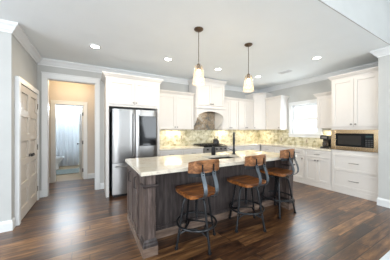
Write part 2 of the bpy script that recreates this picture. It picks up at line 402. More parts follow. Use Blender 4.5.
# backsplashes
struct(MB().box(1.37, RX, DY-.012, DY, .92, 1.40).build('trim_5', M['tile']), 'beige stone mosaic backsplash')
m = MB(); m.box(RX-.012, RX, 2.11, WY0-.105, .92, 1.38).box(RX-.012, RX, WY0-.105, WY1+.105, .92, WZ0-.11).box(RX-.012, RX, WY1+.105, DY-.012, .92, 1.38)
struct(m.build('trim_6', M['tile']), 'beige stone mosaic backsplash under the window')
struct(MB().box(2.56, 3.46, DY-.024, DY-.012, 1.36, 2.0).build('trim_7', M['slab']), 'grey brown stone panel behind the range')

# ------------------------------------------------------------ cabinets
def shaker(wd, h, fr=.058, th=.02, rec=.012):
    m = MB(); m.box(0, fr, 0, th, 0, h).box(wd-fr, wd, 0, th, 0, h).box(fr, wd-fr, 0, th, 0, fr).box(fr, wd-fr, 0, th, h-fr, h)
    m.box(fr, wd-fr, rec, th, fr, h-fr); return m
def sh(mb, v): bmesh.ops.translate(mb.bm, verts=mb.bm.verts, vec=v); return mb
def knob(parent, x, z, y=-.0):
    MB().lathe([(0, -.032), (.016, -.032), (.019, -.024), (.008, -.015), (.008, 0)], (x, y, z), 12, 'y').build('knob', M['nickel'], parent, smooth=True)
def pull(parent, x, z, ln=.13, vert=False, y=0, m_='nickel'):
    m = MB()
    if vert: pts = [(x, y, z-ln/2), (x, y-.028, z-ln/2+.01), (x, y-.03, z), (x, y-.028, z+ln/2-.01), (x, y, z+ln/2)]
    else: pts = [(x-ln/2, y, z), (x-ln/2+.01, y-.028, z), (x, y-.03, z), (x+ln/2-.01, y-.028, z), (x+ln/2, y, z)]
    m.tube(pts, .0075, 8).build('handle', M[m_], parent, smooth=True)
def door(parent, x, z, wd, h, knob_at=None, name='door', vpull=None):
    d = sh(shaker(wd, h), (x, -.02, z)).build(name, M['cab'], parent, bevel=.002)
    if knob_at: knob(d, x+knob_at[0], z+knob_at[1], -.02)
    return d
def drawer(parent, x, z, wd, h, ln=.12):
    fr = .045 if h > .2 else .03
    d = sh(shaker(wd, h, fr), (x, -.02, z)).build('drawer', M['cab'], parent, bevel=.002)
    pull(d, x+wd/2, z+h/2, ln, y=-.02); return d
CROWN = [(0, 0), (.01, 0), (.012, .018), (.03, .035), (.05, .062), (.058, .068), (.058, .085)]
def wall_cab(name, label, loc, rz, wd, dp, h, ndoor=2, flags=(0, 1, 0), crown=True, group=None, ck=1.0, rail=True):
    """loc = left end of the face at its bottom; local x to the right as seen, y into the wall"""
    t = thing(name, label, 'cabinet', loc, rz, group)
    MB().box(0, wd, 0, dp, 0, h).build('body', M['cab'], t, bevel=.001)
    g = .004; dw = (wd-.03-g*(ndoor-1))/ndoor
    for i in range(ndoor):
        x = .015+i*(dw+g); kx = (dw-.03) if (ndoor == 1 or i == 0) else .03
        door(t, x, .012, dw, h-.03, (kx, .05))
    if crown:
        # polygon CCW: front(-y) edge first, right, back, left
        crown_mb([(0, -.0), (wd, -.0), (wd, dp), (0, dp)], (flags[1], flags[2], 0, flags[0]), h-.005, [(a*ck, b*ck) for a, b in CROWN]).build('crown', M['cab'], t)
    return t
RZ = -PI/2
BF = DY-.33-.001; BB = .33
wall_cab('wall_cabinet', 'white two-door wall cabinet between the refrigerator and the range hood', (1.375, BF, 1.375), 0, 2.445-1.375, .328, .905)
wall_cab('wall_cabinet', 'white two-door wall cabinet just right of the range hood', (3.405, BF, 1.375), 0, 4.05-3.405, .328, .905)
wall_cab('wall_cabinet', 'white wall cabinet between range hood side cabinet and tall corner cabinet', (4.055, BF, 1.375), 0, 4.715-4.055, .328, .905, group=None)
wall_cab('wall_cabinet', 'white one-door wall cabinet left of the window, its end towards the room', (RX-.33, 4.160, 1.375), RZ, 4.160-3.61, .328, .95, 1, (0, 1, 1))
wall_cab('wall_cabinet', 'short white one-door wall cabinet between the window and the microwave tower', (RX-.33, 2.585, 1.40), RZ, 2.585-2.135, .328, .80, 1, (1, 1, 0))
# corner diagonal cabinet
t = thing('corner_cabinet', 'tall white diagonal wall cabinet in the far kitchen corner', 'cabinet', (4.72, DY, 1.375))
poly = [(4.72, BF), (4.999, 4.166), (RX-.001, 4.166), (RX-.001, DY-.001), (4.72, DY-.001)]
poly = [(x-4.72, y-DY) for x, y in poly]
MB().prism(poly, 0, 1.13).build('body', M['cab'], t)
crown_mb(poly, (1, .4, 0, 0, .4), 1.125, CROWN).build('crown', M['cab'], t)
dl = math.hypot(.279, .279)
mb = sh(shaker(dl-.03, 1.10), (.015, -.021, .012)); bmesh.ops.rotate(mb.bm, verts=mb.bm.verts, cent=(0,0,0), matrix=Matrix.Rotation(-PI/4, 3, 'Z'))
bmesh.ops.translate(mb.bm, verts=mb.bm.verts, vec=(0, BF-DY, 0)); dd = mb.build('door', M['cab'], t, bevel=.002)
mb = MB().lathe([(0, -.032), (.016, -.032), (.019, -.024), (.008, -.015), (.008, 0)], (.05, -.02, .06), 12, 'y')
bmesh.ops.rotate(mb.bm, verts=mb.bm.verts, cent=(0,0,0), matrix=Matrix.Rotation(-PI/4, 3, 'Z')); bmesh.ops.translate(mb.bm, verts=mb.bm.verts, vec=(0, BF-DY, 0)); mb.build('knob', M['nickel'], dd, smooth=True)

# refrigerator surround with cabinet over it
FY = 4.12
t = thing('refrigerator_surround', 'tall white cabinet surround enclosing the refrigerator with two doors on top', 'cabinet', (.25, FY, 0))
wd = 1.37-.25; dp = DY-FY-.001
for xx in (0, wd-.055): MB().box(xx, xx+.055, 0, dp, 0, 1.85).build('side_panel', M['cab'], t, bevel=.002)
MB().box(0, wd, 0, dp, 1.85, 2.43).build('body', M['cab'], t, bevel=.002)
for i in range(2): door(t, .055+i*.507, 1.90, .503, .49, ((.473 if i == 0 else .03), .045))
crown_mb([(0, 0), (wd, 0), (wd, dp), (0, dp)], (1, 1, 0, 1), 2.425, [(a*1.15, b*1.1) for a, b in CROWN]).build('crown', M['cab'], t)

# microwave tower
TX, TY0, TY1 = 4.712, SY+.012, 2.128
wd = TY1-TY0; dp = RX-TX-.002
t = thing('microwave_tower', 'tall white built-in cabinet holding the microwave, drawers below and doors above', 'cabinet', (TX, TY1, 0), RZ)
m = MB(); m.box(0, wd, 0, dp, 0, .925).box(0, wd, 0, dp, 1.37, 2.47).box(0, .03, 0, dp, .925, 1.37).box(wd-.03, wd, 0, dp, .925, 1.37).box(.03, wd-.03, .5, dp, .925, 1.37)
m.build('body', M['cab'], t, bevel=.002)
dw = (wd-.05-.004)/2
for i in range(2): door(t, .025+i*(dw+.004), 1.43, dw, 1.0, ((dw-.035 if i == 0 else .035), .05))
drawer(t, .02, .49, wd-.04, .36, .16); drawer(t, .02, .125, wd-.04, .35, .16)
MB().box(-.0, wd, -.012, 0, 0, .105).build('base_trim', M['cab'], t, bevel=.004)
crown_mb([(0, 0), (wd, 0), (wd, dp), (0, dp)], (1, 0, 0, 1), 2.465, CROWN).build('crown', M['cab'], t)

mw = thing('microwave', 'built-in microwave with black glass door and wide steel trim frame', 'microwave', (TX, TY1, .925), RZ)
a, b, z0, z1 = .005, wd-.008, .008, .440
m = MB(); ix0, ix1, iz0, iz1 = .085, wd-.095, .085, .365
m.box(a, ix0, -.022, -.001, z0, z1).box(ix1, b, -.022, -.001, z0, z1).box(ix0, ix1, -.022, -.001, z0, iz0).box(ix0, ix1, -.022, -.001, iz1, z1)
m.build('trim_frame', M['reflectsteel'], mw, bevel=.003)
MB().box(ix0+.002, ix1-.002, .0, .42, iz0+.002, iz1-.002).build('body', M['rubber'], mw)
dr = MB().box(ix0+.004, ix1-.14, -.020, -.001, iz0+.004, iz1-.004).build('door', M['blackglass'], mw, bevel=.003)
MB().box(ix0+.05, ix1-.19, -.0225, -.020, iz0+.045, iz1-.045).build('window', mat('microwave_mesh_window', (.03, .028, .026), .15), dr)
MB().box(ix1-.136, ix1-.004, -.020, -.001, iz0+.004, iz1-.004).build('control_panel', M['blackglass'], mw, bevel=.003)
pn = MB()
for r in range(4):
    for c in range(3): pn.box(ix1-.125+c*.04, ix1-.125+c*.04+.03, -.0225, -.020, iz0+.03+r*.036, iz0+.05+r*.036)
pn.build('buttons', mat('microwave_button_grey', (.05, .05, .05), .5), mw)
MB().box(ix1-.12, ix1-.02, -.0225, -.020, iz1-.075, iz1-.04).build('display', mat('display_dark', (.02, .05, .05), .1), mw)

# base cabinets
def base_cab(label, loc, rz, wd, dp, kind='doors', group=None):
    t = thing('base_cabinet', label, 'cabinet', loc, rz, group)
    MB().box(0, wd, 0, dp, 0, .878).build('body', M['cab'], t, bevel=.001)
    MB().box(0, wd, -.012, 0, 0, .10).build('base_trim', M['cab'], t, bevel=.004)
    if kind == 'doors':
        drawer(t, .015, .70, wd-.03, .155)
        dw = (wd-.034)/2
        for i in range(2): door(t, .015+i*(dw+.004), .12, dw, .565, ((dw-.03 if i == 0 else .03), .515))
    elif kind == 'door':
        drawer(t, .015, .70, wd-.03, .155); door(t, .015, .12, wd-.03, .565, (wd-.06, .515))
    elif kind == 'drawers':
        drawer(t, .015, .70, wd-.03, .155); drawer(t, .015, .415, wd-.03, .27); drawer(t, .015, .12, wd-.03, .28)
    return t
BY = 4.142; bd = DY-BY-.002
base_cab('white base cabinet next to the refrigerator, under the back counter', (1.375, BY, 0), 0, .597, bd)
base_cab('white base cabinet touching the left side of the range', (1.974, BY, 0), 0, .592, bd)
base_cab('white base cabinet touching the right side of the range', (3.334, BY, 0), 0, .62, bd, 'drawers')
base_cab('white base cabinet by the far kitchen corner, under the back counter', (3.956, BY, 0), 0, .745, bd)
BXF = 4.71; rd = RX-BXF-.002
base_cab('white base cabinet with drawer over two doors beside the microwave tower', (BXF, 2.720, 0), RZ, 2.720-2.131, rd)
base_cab('narrow white base cabinet with one door, second from the microwave tower', (BXF, 3.09, 0), RZ, .368, rd, 'door')
base_cab('white base cabinet below the left half of the kitchen window', (BXF, 3.62, 0), RZ, .528, rd)
base_cab('white base cabinet on the right wall closest to the far corner', (BXF, 4.100, 0), RZ, .478, rd, 'door')

# perimeter counters
ct = MB().box(1.373, 2.566, BY-.03, DY-.013, .88, .92).build('countertop', M['granite'], bevel=.004)
tag(ct, 'cream granite countertop between the refrigerator and the range', 'countertop')
ct = MB().prism([(3.334, BY-.03), (BXF-.03, BY-.03), (BXF-.03, 2.131), (RX-.013, 2.131), (RX-.013, DY-.013), (3.334, DY-.013)], .88, .92).build('countertop', M['granite'], bevel=.004)
tag(ct, 'cream granite L-shaped countertop from the range round to the microwave tower', 'countertop')

# range hood
HX0, HX1, HFY = 2.452, 3.398, 4.30
t = thing('range_hood', 'white cabinet-style range hood with arched valance above the range', 'range hood', (HX0, HFY, 1.40))
hw = HX1-HX0; hd = DY-HFY-.026
MB().box(0, hw, 0, hd, .60, 1.30).build('body', M['cab'], t, bevel=.002)
for i in range(2): door(t, .03+i*(hw/2-.028), .64, hw/2-.032, .60, ((hw/2-.065 if i == 0 else .035), .045))
crown_mb([(0, 0), (hw, 0), (hw, hd), (0, hd)], (1, 1, 0, 1), 1.28, [(a*1.1, b*1.15) for a, b in CROWN]).build('crown', M['cab'], t)
MB().box(-.02, hw+.02, -.035, hd, .555, .60).build('mantel_shelf', M['cab'], t, bevel=.008)
# arched valance
m = MB(); seg = 16; xs0, xs1 = .06, hw-.06
top = []; bot = []
rr = []
for i in range(seg+1):
    u = i/seg; x = xs0+(xs1-xs0)*u; zz = .37+.115*math.sin(PI*u)**.8
    rr.append([(x, 0, zz), (x, .022, zz), (x, .022, .555), (x, 0, .555)])
m.rings(rr); m.box(0, xs0, 0, .022, .30, .555).box(xs1, hw, 0, .022, .30, .555); m.build('valance', M['cab'], t)
for s_ in (0, 1):
    x0 = 0 if s_ == 0 else hw-.03
    pts = [(hd, 0), (hd-.06, .0), (hd-.30, .12), (hd-.40, .22), (.022, .30), (.022, .555), (hd, .555)]
    mm = MB(); mm.rings([[(x0, p[0], p[1]) for p in pts], [(x0+.03, p[0], p[1]) for p in pts]]); mm.build('side_panel', M['cab'], t)
MB().box(.03, hw-.03, .03, hd, .53, .554).build('vent_liner', M['steel'], t)

# range
RX0, RX1 = 2.570, 3.330; RF = 4.10
t = thing('range', 'stainless steel gas range with black cooktop in the back counter', 'stove', (RX0, RF, 0)); rw = RX1-RX0
MB().box(0, rw, .02, DY-RF-.014, .0, .905).build('body', M['steel'], t, bevel=.003)
MB().box(0, rw, -.005, DY-RF-.014, .905, .925).build('cooktop', M['blackglass'], t, bevel=.003)
MB().box(0, rw, -.02, .02, .79, .903).build('control_panel', M['steel'], t, bevel=.004)
for i in range(5): MB().lathe([(0, -.055), (.018, -.055), (.021, -.045), (.021, -.02)], (.09+i*.145, 0, .848), 14, 'y').build('knob', M['black'], t, smooth=True)
od = MB().box(.005, rw-.005, -.015, .02, .22, .78).build('oven_door', M['steel'], t, bevel=.004)
MB().box(.1, rw-.1, -.018, -.014, .32, .66).build('oven_window', M['blackglass'], od)
MB().tube([(.05, -.015, .725), (.05, -.06, .725), (rw-.05, -.06, .725), (rw-.05, -.015, .725)], .010, 10).build('handle', M['steel'], od)
MB().box(.005, rw-.005, -.012, .02, .04, .21).build('drawer', M['steel'], t, bevel=.004)
for gx in (.02, .265, .51):
    m = MB()
    for yy in (.05, .31, .60): m.box(gx, gx+.23, yy, yy+.014, .945, .962)
    for xx in (0, .072, .144, .216): m.box(gx+xx, gx+xx+.014, .05, .614, .942, .958)
    for xx in (0, .216):
        for yy in (.05, .60): m.box(gx+xx, gx+xx+.014, yy, yy+.014, .925, .95)
    m.build('grate', M['black'], t)
l = area('hood_fill', (hw/2, .25, .52), (0, 0, 0), .4, .1, 1.2, (1, .88, .7)); l.parent = [o for o in bpy.data.objects if o.name == 'range_hood'][0]  # lamp added under the hood to brighten the stone panel
# kettle
k = thing('kettle', 'black kettle with loop handle standing at the right rear of the range', 'kettle', (3.20, 4.45, .962), .3)
MB().lathe([(.085, 0), (.098, .012), (.095, .06), (.075, .11), (.045, .135), (.02, .14)], (0,0,0), 24).build('body', M['rubber'], k, smooth=True)
MB().lathe([(.042, .13), (.03, .148), (.008, .152), (.012, .17), (.0, .174)], (0,0,0), 16).build('lid', M['rubber'], k, smooth=True)
MB().tube([(-.075, 0, .11), (-.085, 0, .17), (-.05, 0, .215), (0, 0, .228), (.05, 0, .215), (.085, 0, .17), (.075, 0, .11)], .008, 8).build('handle', M['black'], k, smooth=True)
MB().tube([(-.07, 0, .06), (-.11, 0, .09), (-.135, 0, .13)], .014, 8).build('spout', M['rubber'], k, smooth=True)

# coffee maker
c = thing('coffee_maker', 'black drip coffee maker on the counter beside the microwave tower', 'coffee maker', (5.06, 2.40, .92), RZ)
MB().box(-.095, .095, -.10, .12, 0, .035).build('base', M['rubber'], c, bevel=.008)
MB().box(-.095, .095, .04, .12, .035, .30).build('water_tank', M['rubber'], c, bevel=.008)
MB().box(-.095, .095, -.10, .12, .215, .31).build('brew_head', M['rubber'], c, bevel=.012)
MB().lathe([(.05, 0), (.066, .02), (.066, .09), (.045, .125), (.048, .14)], (0, -.035, .037), 20).build('carafe', mat('carafe_glass', (.05, .04, .035), .05), c, smooth=True)
MB().tube([(0, -.10, .15), (0, -.135, .14), (0, -.135, .08), (0, -.10, .07)], .008, 8).build('carafe_handle', M['rubber'], c, smooth=True)
MB().box(-.06, .06, -.104, -.099, .235, .285).build('control_panel', M['steel'], c)

# ------------------------------------------------------------ refrigerator
RFX0, RFX1, RFY = .358, 1.268, 4.0
t = thing('refrigerator', 'stainless french-door refrigerator with dark glass panel in its right door', 'refrigerator', (RFX0, RFY, 0)); fw = RFX1-RFX0
MB().box(.004, fw-.004, .07, .74, .02, 1.775).build('body', M['sidegrey'], t, bevel=.004)
def bowdoor(x0, x1, z0, z1):
    m = MB(); rr = []; n = 10
    for i in range(n+1):
        u = i/n; x = x0+(x1-x0)*u; e = (1-(2*u-1)**6)*.022
        rr.append([(x, .022-e, z0), (x, .065, z0), (x, .065, z1), (x, .022-e, z1)])
    return m.rings(rr)
mid = fw/2
ld = bowdoor(.0, mid-.003, .70, 1.79).build('door', M['steel'], t, smooth=True); ld['label'] = 'left stainless door'
rd_ = bowdoor(mid+.003, fw, .70, 1.79).build('door', M['steel'], t, smooth=True); rd_['label'] = 'right stainless door with dark glass panel'
MB().box(mid+.06, fw-.02, -.006, .004, 1.02, 1.66).build('glass_panel', M['blackglass'], rd_, bevel=.004)
fd = bowdoor(.0, fw, .06, .69).build('freezer_drawer', M['steel'], t, smooth=True)
def barh(pts, par, r=.013): MB().tube(pts, r, 10).build('handle', M['steel'], par, smooth=True)
barh([(mid-.045, .01, .80), (mid-.045, -.045, .82), (mid-.045, -.055, 1.2), (mid-.045, -.045, 1.68), (mid-.045, .01, 1.70)], ld)
barh([(mid+.045, .01, .80), (mid+.045, -.045, .82), (mid+.045, -.055, 1.2), (mid+.045, -.045, 1.68), (mid+.045, .01, 1.70)], rd_)
barh([(.06, .01, .62), (.07, -.05, .62), (mid, -.06, .62), (fw-.07, -.05, .62), (fw-.06, .01, .62)], fd)
MB().box(.02, fw-.02, .05, .12, 0, .05).build('kick_grille', M['black'], t)
m = MB(); m.box(.01, .09, .03, .10, 1.775, 1.80).box(fw-.09, fw-.01, .03, .10, 1.775, 1.80); m.build('hinge_cover', M['sidegrey'], t)

# ------------------------------------------------------------ island
IX0, IX1, IY0, IY1 = .447, 3.12, 1.94, 2.987
PFY = 2.255; bx0, bx1 = IX0+.035, IX1-.035; by1 = IY1-.03
t = thing('kitchen_island', 'grey-brown stained wood kitchen island base with corner posts', 'kitchen island', (bx0, PFY, 0))
off = (-bx0, -PFY, 0)
pw = .14
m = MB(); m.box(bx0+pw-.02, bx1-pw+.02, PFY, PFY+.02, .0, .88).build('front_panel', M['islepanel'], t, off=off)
m = MB(); m.box(bx0+.008, bx0+.03, IY0+.03+pw, by1, 0, .88).build('end_panel', M['islewood'], t, off=off)
m = MB(); m.box(bx1-.03, bx1-.008, IY0+.03+pw, by1, 0, .88).build('end_panel', M['islewood'], t, off=off)
m = MB(); m.box(bx0+.03, bx1-.03, by1-.02, by1, 0, .88).build('rear_panel', M['islewood'], t, off=off)
# inner returns behind the posts
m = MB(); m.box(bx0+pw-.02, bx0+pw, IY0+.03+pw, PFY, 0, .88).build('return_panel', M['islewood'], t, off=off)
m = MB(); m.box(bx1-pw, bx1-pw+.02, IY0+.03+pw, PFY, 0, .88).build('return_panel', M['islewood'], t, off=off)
for px in (bx0, bx1-pw):
    py = IY0+.03
    m = MB(); m.box(px+.008, px+pw-.008, py+.008, py+pw, .17, .88)
    for gx in (.035, .07, .105): pass
    post = m.build('post', M['islewood'], t, off=off, bevel=.004)
    # collar moulding under the top block
    sq = [(px+.008, py+.008), (px+pw-.008, py+.008), (px+pw-.008, py+pw), (px+.008, py+pw)]
    mm = crown_mb(sq, (1, 1, 0, 1), .735, [(0, 0), (.012, .006), (.022, .022), (.022, .034), (0, .036)]); mm.build('collar', M['islepanel'], post, off=off)
    mm = crown_mb(sq, (1, 1, 0, 1), .10, [(.018, 0), (.018, .03), (.012, .045), (.012, .06), (.004, .075), (0, .082)]); mm.build('base_moulding', M['islepanel'], post, off=off)
    MB().box(px-.012, px+pw+.012, py-.012, py+pw, 0, .102).build('plinth', M['isleplinth'], post, off=off, bevel=.004)
# panel base mouldings
m = MB(); m.box(bx0+pw, bx1-pw, PFY-.018, PFY, 0, .102).build('plinth', M['isleplinth'], t, off=off, bevel=.004)
m = MB(); m.box(bx0+pw, bx1-pw, PFY-.016, PFY, .102, .14).box(bx0+pw, bx1-pw, PFY-.009, PFY, .14, .165).build('base_moulding', M['islepanel'], t, off=off, bevel=.003)
for sx in (bx0, bx1):
    a, b = (sx-.012, sx+.008) if sx == bx0 else (sx-.008, sx+.012)
    MB().box(a, b, IY0+.03+pw, by1, 0, .085).build('plinth', M['isleplinth'], t, off=off, bevel=.004)
# doors on the left end
for (ya, yb) in ((2.255, 2.60), (2.605, 2.945)):
    m = MB(); x = bx0-.012; fr = .055; y0_, y1_, za, zb = ya, yb, .12, .84
    m.box(x, x+.02, y0_, y0_+fr, za, zb).box(x, x+.02, y1_-fr, y1_, za, zb).box(x, x+.02, y0_+fr, y1_-fr, za, za+fr).box(x, x+.02, y0_+fr, y1_-fr, zb-fr, zb).box(x+.009, x+.02, y0_+fr, y1_-fr, za+fr, zb-fr)
    d = m.build('door', M['islewood'], t, off=off, bevel=.002)
    MB().tube([(x, y0_+.03, .66), (x-.028, y0_+.03, .67), (x-.028, y0_+.03, .79), (x, y0_+.03, .80)], .006, 8).build('handle', M['black'], d, off=off)
# seams of the planks on the front panel
for xx in (1.05, 1.58, 2.11, 2.64): MB().box(xx, xx+.022, PFY-.006, PFY, .165, .86).build('batten', M['islepanel'], t, off=off)
# worktop with the sink cut-out
SX0, SX1, SY0, SY1 = 1.58, 2.18, 2.26, 2.64
m = MB(); m.box(IX0, SX0, IY0, IY1, .88, .92).box(SX1, IX1, IY0, IY1, .88, .92).box(SX0, SX1, IY0, SY0, .88, .92).box(SX0, SX1, SY1, IY1, .88, .92)
bmesh.ops.remove_doubles(m.bm, verts=m.bm.verts, dist=.0005)
bw = m.build('island_countertop', M['granite']); tag(bw, 'large cream granite island worktop with overhang above the bar stools', 'countertop')
sk = thing('sink', 'steel undermount sink set into the island worktop', 'sink', ((SX0+SX1)/2, (SY0+SY1)/2, .68))
m = MB(); o = ((SX0+SX1)/2, (SY0+SY1)/2)
hx, hy = (SX1-SX0)/2-.001, (SY1-SY0)/2-.001
m.box(-hx, hx, -hy, hy, 0, .004).box(-hx, -hx+.004, -hy, hy, .004, .2).box(hx-.004, hx, -hy, hy, .004, .2).box(-hx, hx, -hy, -hy+.004, .004, .2).box(-hx, hx, hy-.004, hy, .004, .2)
m.build('basin', mat('dark_steel', (.16, .15, .14), .3, .9), sk)
MB().lathe([(.04, .004), (.04, .008), (.02, .006)], (0, 0, 0), 16).build('drain', M['steel'], sk)
f = thing('faucet', 'tall dark pull-down faucet standing on the island worktop', 'faucet', (2.27, 2.60, .92), .855)
MB().lathe([(.032, 0), (.032, .012), (.022, .02), (.022, .10), (.016, .11)], (0,0,0), 18).build('base', M['iron'], f, smooth=True)
pts = [(0, 0, .10), (0, 0, .32)]+[(-.07+.07*math.cos(a), 0, .32+.07*math.sin(a)) for a in [i*PI/10 for i in range(1, 11)]]
MB().tube(pts, .017, 12).build('spout', M['iron'], f, smooth=True)
MB().lathe([(.016, .32), (.021, .30), (.021, .20), (.016, .18)], (-.14, 0, 0), 14).build('spray_head', M['iron'], f, smooth=True)
MB().tube([(0, .02, .07), (0, .06, .085), (0, .11, .10)], .007, 8).build('lever', M['iron'], f, smooth=True)
b = thing('soap_dispenser', 'dark metal soap dispenser bottle beside the island sink', 'soap dispenser', (1.885, 2.70, .92))
MB().lathe([(.036, 0), (.038, .005), (.038, .13), (.025, .145), (.012, .15)], (0,0,0), 18).build('bottle', M['iron'], b, smooth=True)
MB().tube([(0, 0, .15), (0, 0, .195), (-.0, -.045, .197)], .009, 8).build('pump', M['iron'], b, smooth=True)

# ------------------------------------------------------------ bar stools
def make_stool():
    t = thing('bar_stool', '', 'bar stool', (0,0,0))
    # seat: rounded square, slightly dished
    m = MB(); n = 12; hw_, hd_ = .216, .212
    def sp(u, v):
        x, y = u*hw_, v*hd_; c = max(0, abs(u)+abs(v)-1.55); x *= 1-.10*c*2; y *= 1-.10*c*2
        return x, y
    for zz, dish in ((.655, True), (.615, False)): pass
    top = [[None]*(n+1) for _ in range(n+1)]; bot = [[None]*(n+1) for _ in range(n+1)]
    for i in range(n+1):
        for j in range(n+1):
            u, v = -1+2*i/n, -1+2*j/n; x, y = sp(u, v); r = max(abs(u), abs(v))
            top[i][j] = m.bm.verts.new((x, y, .653-.012*(1-r*r)-(.004 if r > .99 else 0)))
            bot[i][j] = m.bm.verts.new((x*.985, y*.985, .608))
    for i in range(n):
        for j in range(n):
            m.bm.faces.new((top[i][j], top[i+1][j], top[i+1][j+1], top[i][j+1])); m.bm.faces.new((bot[i][j+1], bot[i+1][j+1], bot[i+1][j], bot[i][j]))
    for i in range(n):
        for A, B_, C_, D_ in (((i,0),(i+1,0),0,0), ((i+1,n),(i,n),0,0), ((0,i+1),(0,i),0,0), ((n,i),(n,i+1),0,0)):
            m.bm.faces.new((top[A[0]][A[1]], top[B_[0]][B_[1]], bot[B_[0]][B_[1]], bot[A[0]][A[1]]))
    m.build('seat', M['seatwood'], t, bevel=.004)
    # back plank: curved, sits between the straps
    m = MB(); rr = []; R_ = .36
    for i in range(17):
        a = math.radians(-37+74*i/16); c_, s_ = math.cos(a), math.sin(a)
        e = abs(i-8)/8; zt = 1.03-.018*e**3; zb = .885+.010*e**3
        cy = .118
        ro, ri = R_, R_-.030
        rr.append([(ro*s_, cy-ro*c_, zb), (ro*s_, cy-ro*c_-.010, zt), (ri*s_, cy-ri*c_-.010, zt), (ri*s_, cy-ri*c_, zb)])
    m.rings(rr).build('backrest', M['backwood'], t, smooth=True, bevel=.004)
    m = MB(); rr = []
    for i in range(17):
        a = math.radians(-36+72*i/16); c_, s_ = math.cos(a), math.sin(a); cy = .118
        rr.append([(r*s_, cy-r*c_, z) for r, z in ((.361, .852), (.361, .890), (.353, .890), (.353, .852))])
    m.rings(rr).build('back_lower_band', M['iron'], t)  # dark band along the plank's lower edge
    for sx in (-.075, .075):
        MB().box(sx-.007, sx+.007, -.252, -.238, .88, .985).build('back_bracket', M['iron'], t, bevel=.002)
        m = MB(); a0 = -.232
        pts = [(sx*.7, .0, .606), (sx*.8, -.10, .603), (sx, -.19, .606), (sx, -.262, .625), (sx, -.30, .668), (sx, -.302, .73), (sx, -.280, .80), (sx, -.252, .86), (sx, -.247, .905)]
        # smooth the path
        q = []
        for i in range(len(pts)-1):
            for k_ in range(4):
                u = k_/4; p0, p1, p2, p3 = [Vector(pts[max(0, min(len(pts)-1, i+d))]) for d in (-1, 0, 1, 2)]
                q.append(.5*((2*p1)+(-p0+p2)*u+(2*p0-5*p1+4*p2-p3)*u*u+(-p0+3*p1-3*p2+p3)*u**3))
        q.append(Vector(pts[-1]))
        st = m.tube(q, 0, flat=(.046, .009)).build('back_strap', M['steelstrap'], t, smooth=True)
        for z in (.87, .895): MB().lathe([(0, -.262), (.007, -.262), (.008, -.238)], (sx, 0, z), 10, 'y').build('bolt', M['iron'], st)
    MB().lathe([(.10, .600), (.105, .608), (.105, .615), (.0, .615)], (0,0,0), 20).build('seat_plate', M['iron'], t)
    m = MB(); prof = []
    z = .30
    while z < .56: prof += [(.014, z), (.018, z+.006)]; z += .012
    m.lathe([(.010, .29)]+prof+[(.024, .565), (.024, .600)], (0,0,0), 12).build('screw_post', M['iron'], t)
    return t
LEGPARTS = {}
def leg_meshes():
    """meshes of the turning-free lower frame, at angle 0 (legs on the diagonals of X/Y axes rotated later)"""
    out = []
    def dirp(a, r, z): return (r*math.cos(a), r*math.sin(a), z)
    for k_ in range(4):
        a = PI/4+k_*PI/2
        pts = [dirp(a, .03, .575), dirp(a, .09, .580), dirp(a, .135, .572), dirp(a, .165, .548), dirp(a, .182, .50), dirp(a, .20, .40), dirp(a, .225, .25), dirp(a, .270, .02)]
        out.append(('leg', MB().tube(pts, .014, 10), 'iron'))
        out.append(('foot', MB().lathe([(.010, .03), (.020, .022), (.022, .008), (.018, 0)], dirp(a, .272, 0), 14), 'iron'))
    ring = [(.238*math.cos(i*PI/24), .238*math.sin(i*PI/24), .255) for i in range(48)]
    out.append(('foot_ring', MB().tube(ring, .013, 8, closed=True), 'iron'))
    for k_ in range(4):
        a = PI/4+k_*PI/2; b_ = a+PI/2; P0, P1 = Vector(dirp(a, .240, .165)), Vector(dirp(b_, .240, .165)); mid_ = Vector(dirp(a+PI/4, .105, .205))
        pts = [(1-u)**2*P0+2*u*(1-u)*(mid_*2-(P0+P1)/2)+u*u*P1 for u in [i/10 for i in range(11)]]
        out.append(('brace', MB().tube(pts, .010, 8), 'iron'))
    out.append(('hub', MB().lathe([(.035, .545), (.045, .56), (.045, .59), (.03, .597)], (0,0,0), 16), 'iron'))
    return out
proto = make_stool(); parts = leg_meshes()
lower = []
for nm, mb, mt in parts:
    o = mb.build(nm, M[mt], None, smooth=True); lower.append(o)
    o.parent = proto
stools = [(1.115, 1.955, .04, -.74, 0, 'wooden-backed iron bar stool nearest the camera, in front of the island post'),
          (1.945, 1.965, .06, -.47, 0, 'wooden-backed iron bar stool in the middle of the row at the island'),
          (2.72, 2.035, .14, .0, .035, 'wooden-backed iron bar stool at the far right end of the island, turned slightly')]
# order: first stool is the prototype itself; copies made before the prototype is posed
cp_ = [proto]+[copy_tree(proto) for _ in range(2)]
UP = ('seat', 'backrest', 'back_lower_band', 'back_strap', 'back_bracket', 'seat_plate', 'screw_post')
for o, (x, y, rs, rl, up, lab) in zip(cp_, stools):
    o.location = (x, y, 0); o.rotation_euler = (0, 0, rs); o['label'] = lab; o['group'] = 'bar stools along the island'
    for ch in o.children:
        nm = ch.name.split('.')[0]
        if nm in UP: ch.location = (0, 0, up)
        else: ch.rotation_euler = (0, 0, rl-rs)

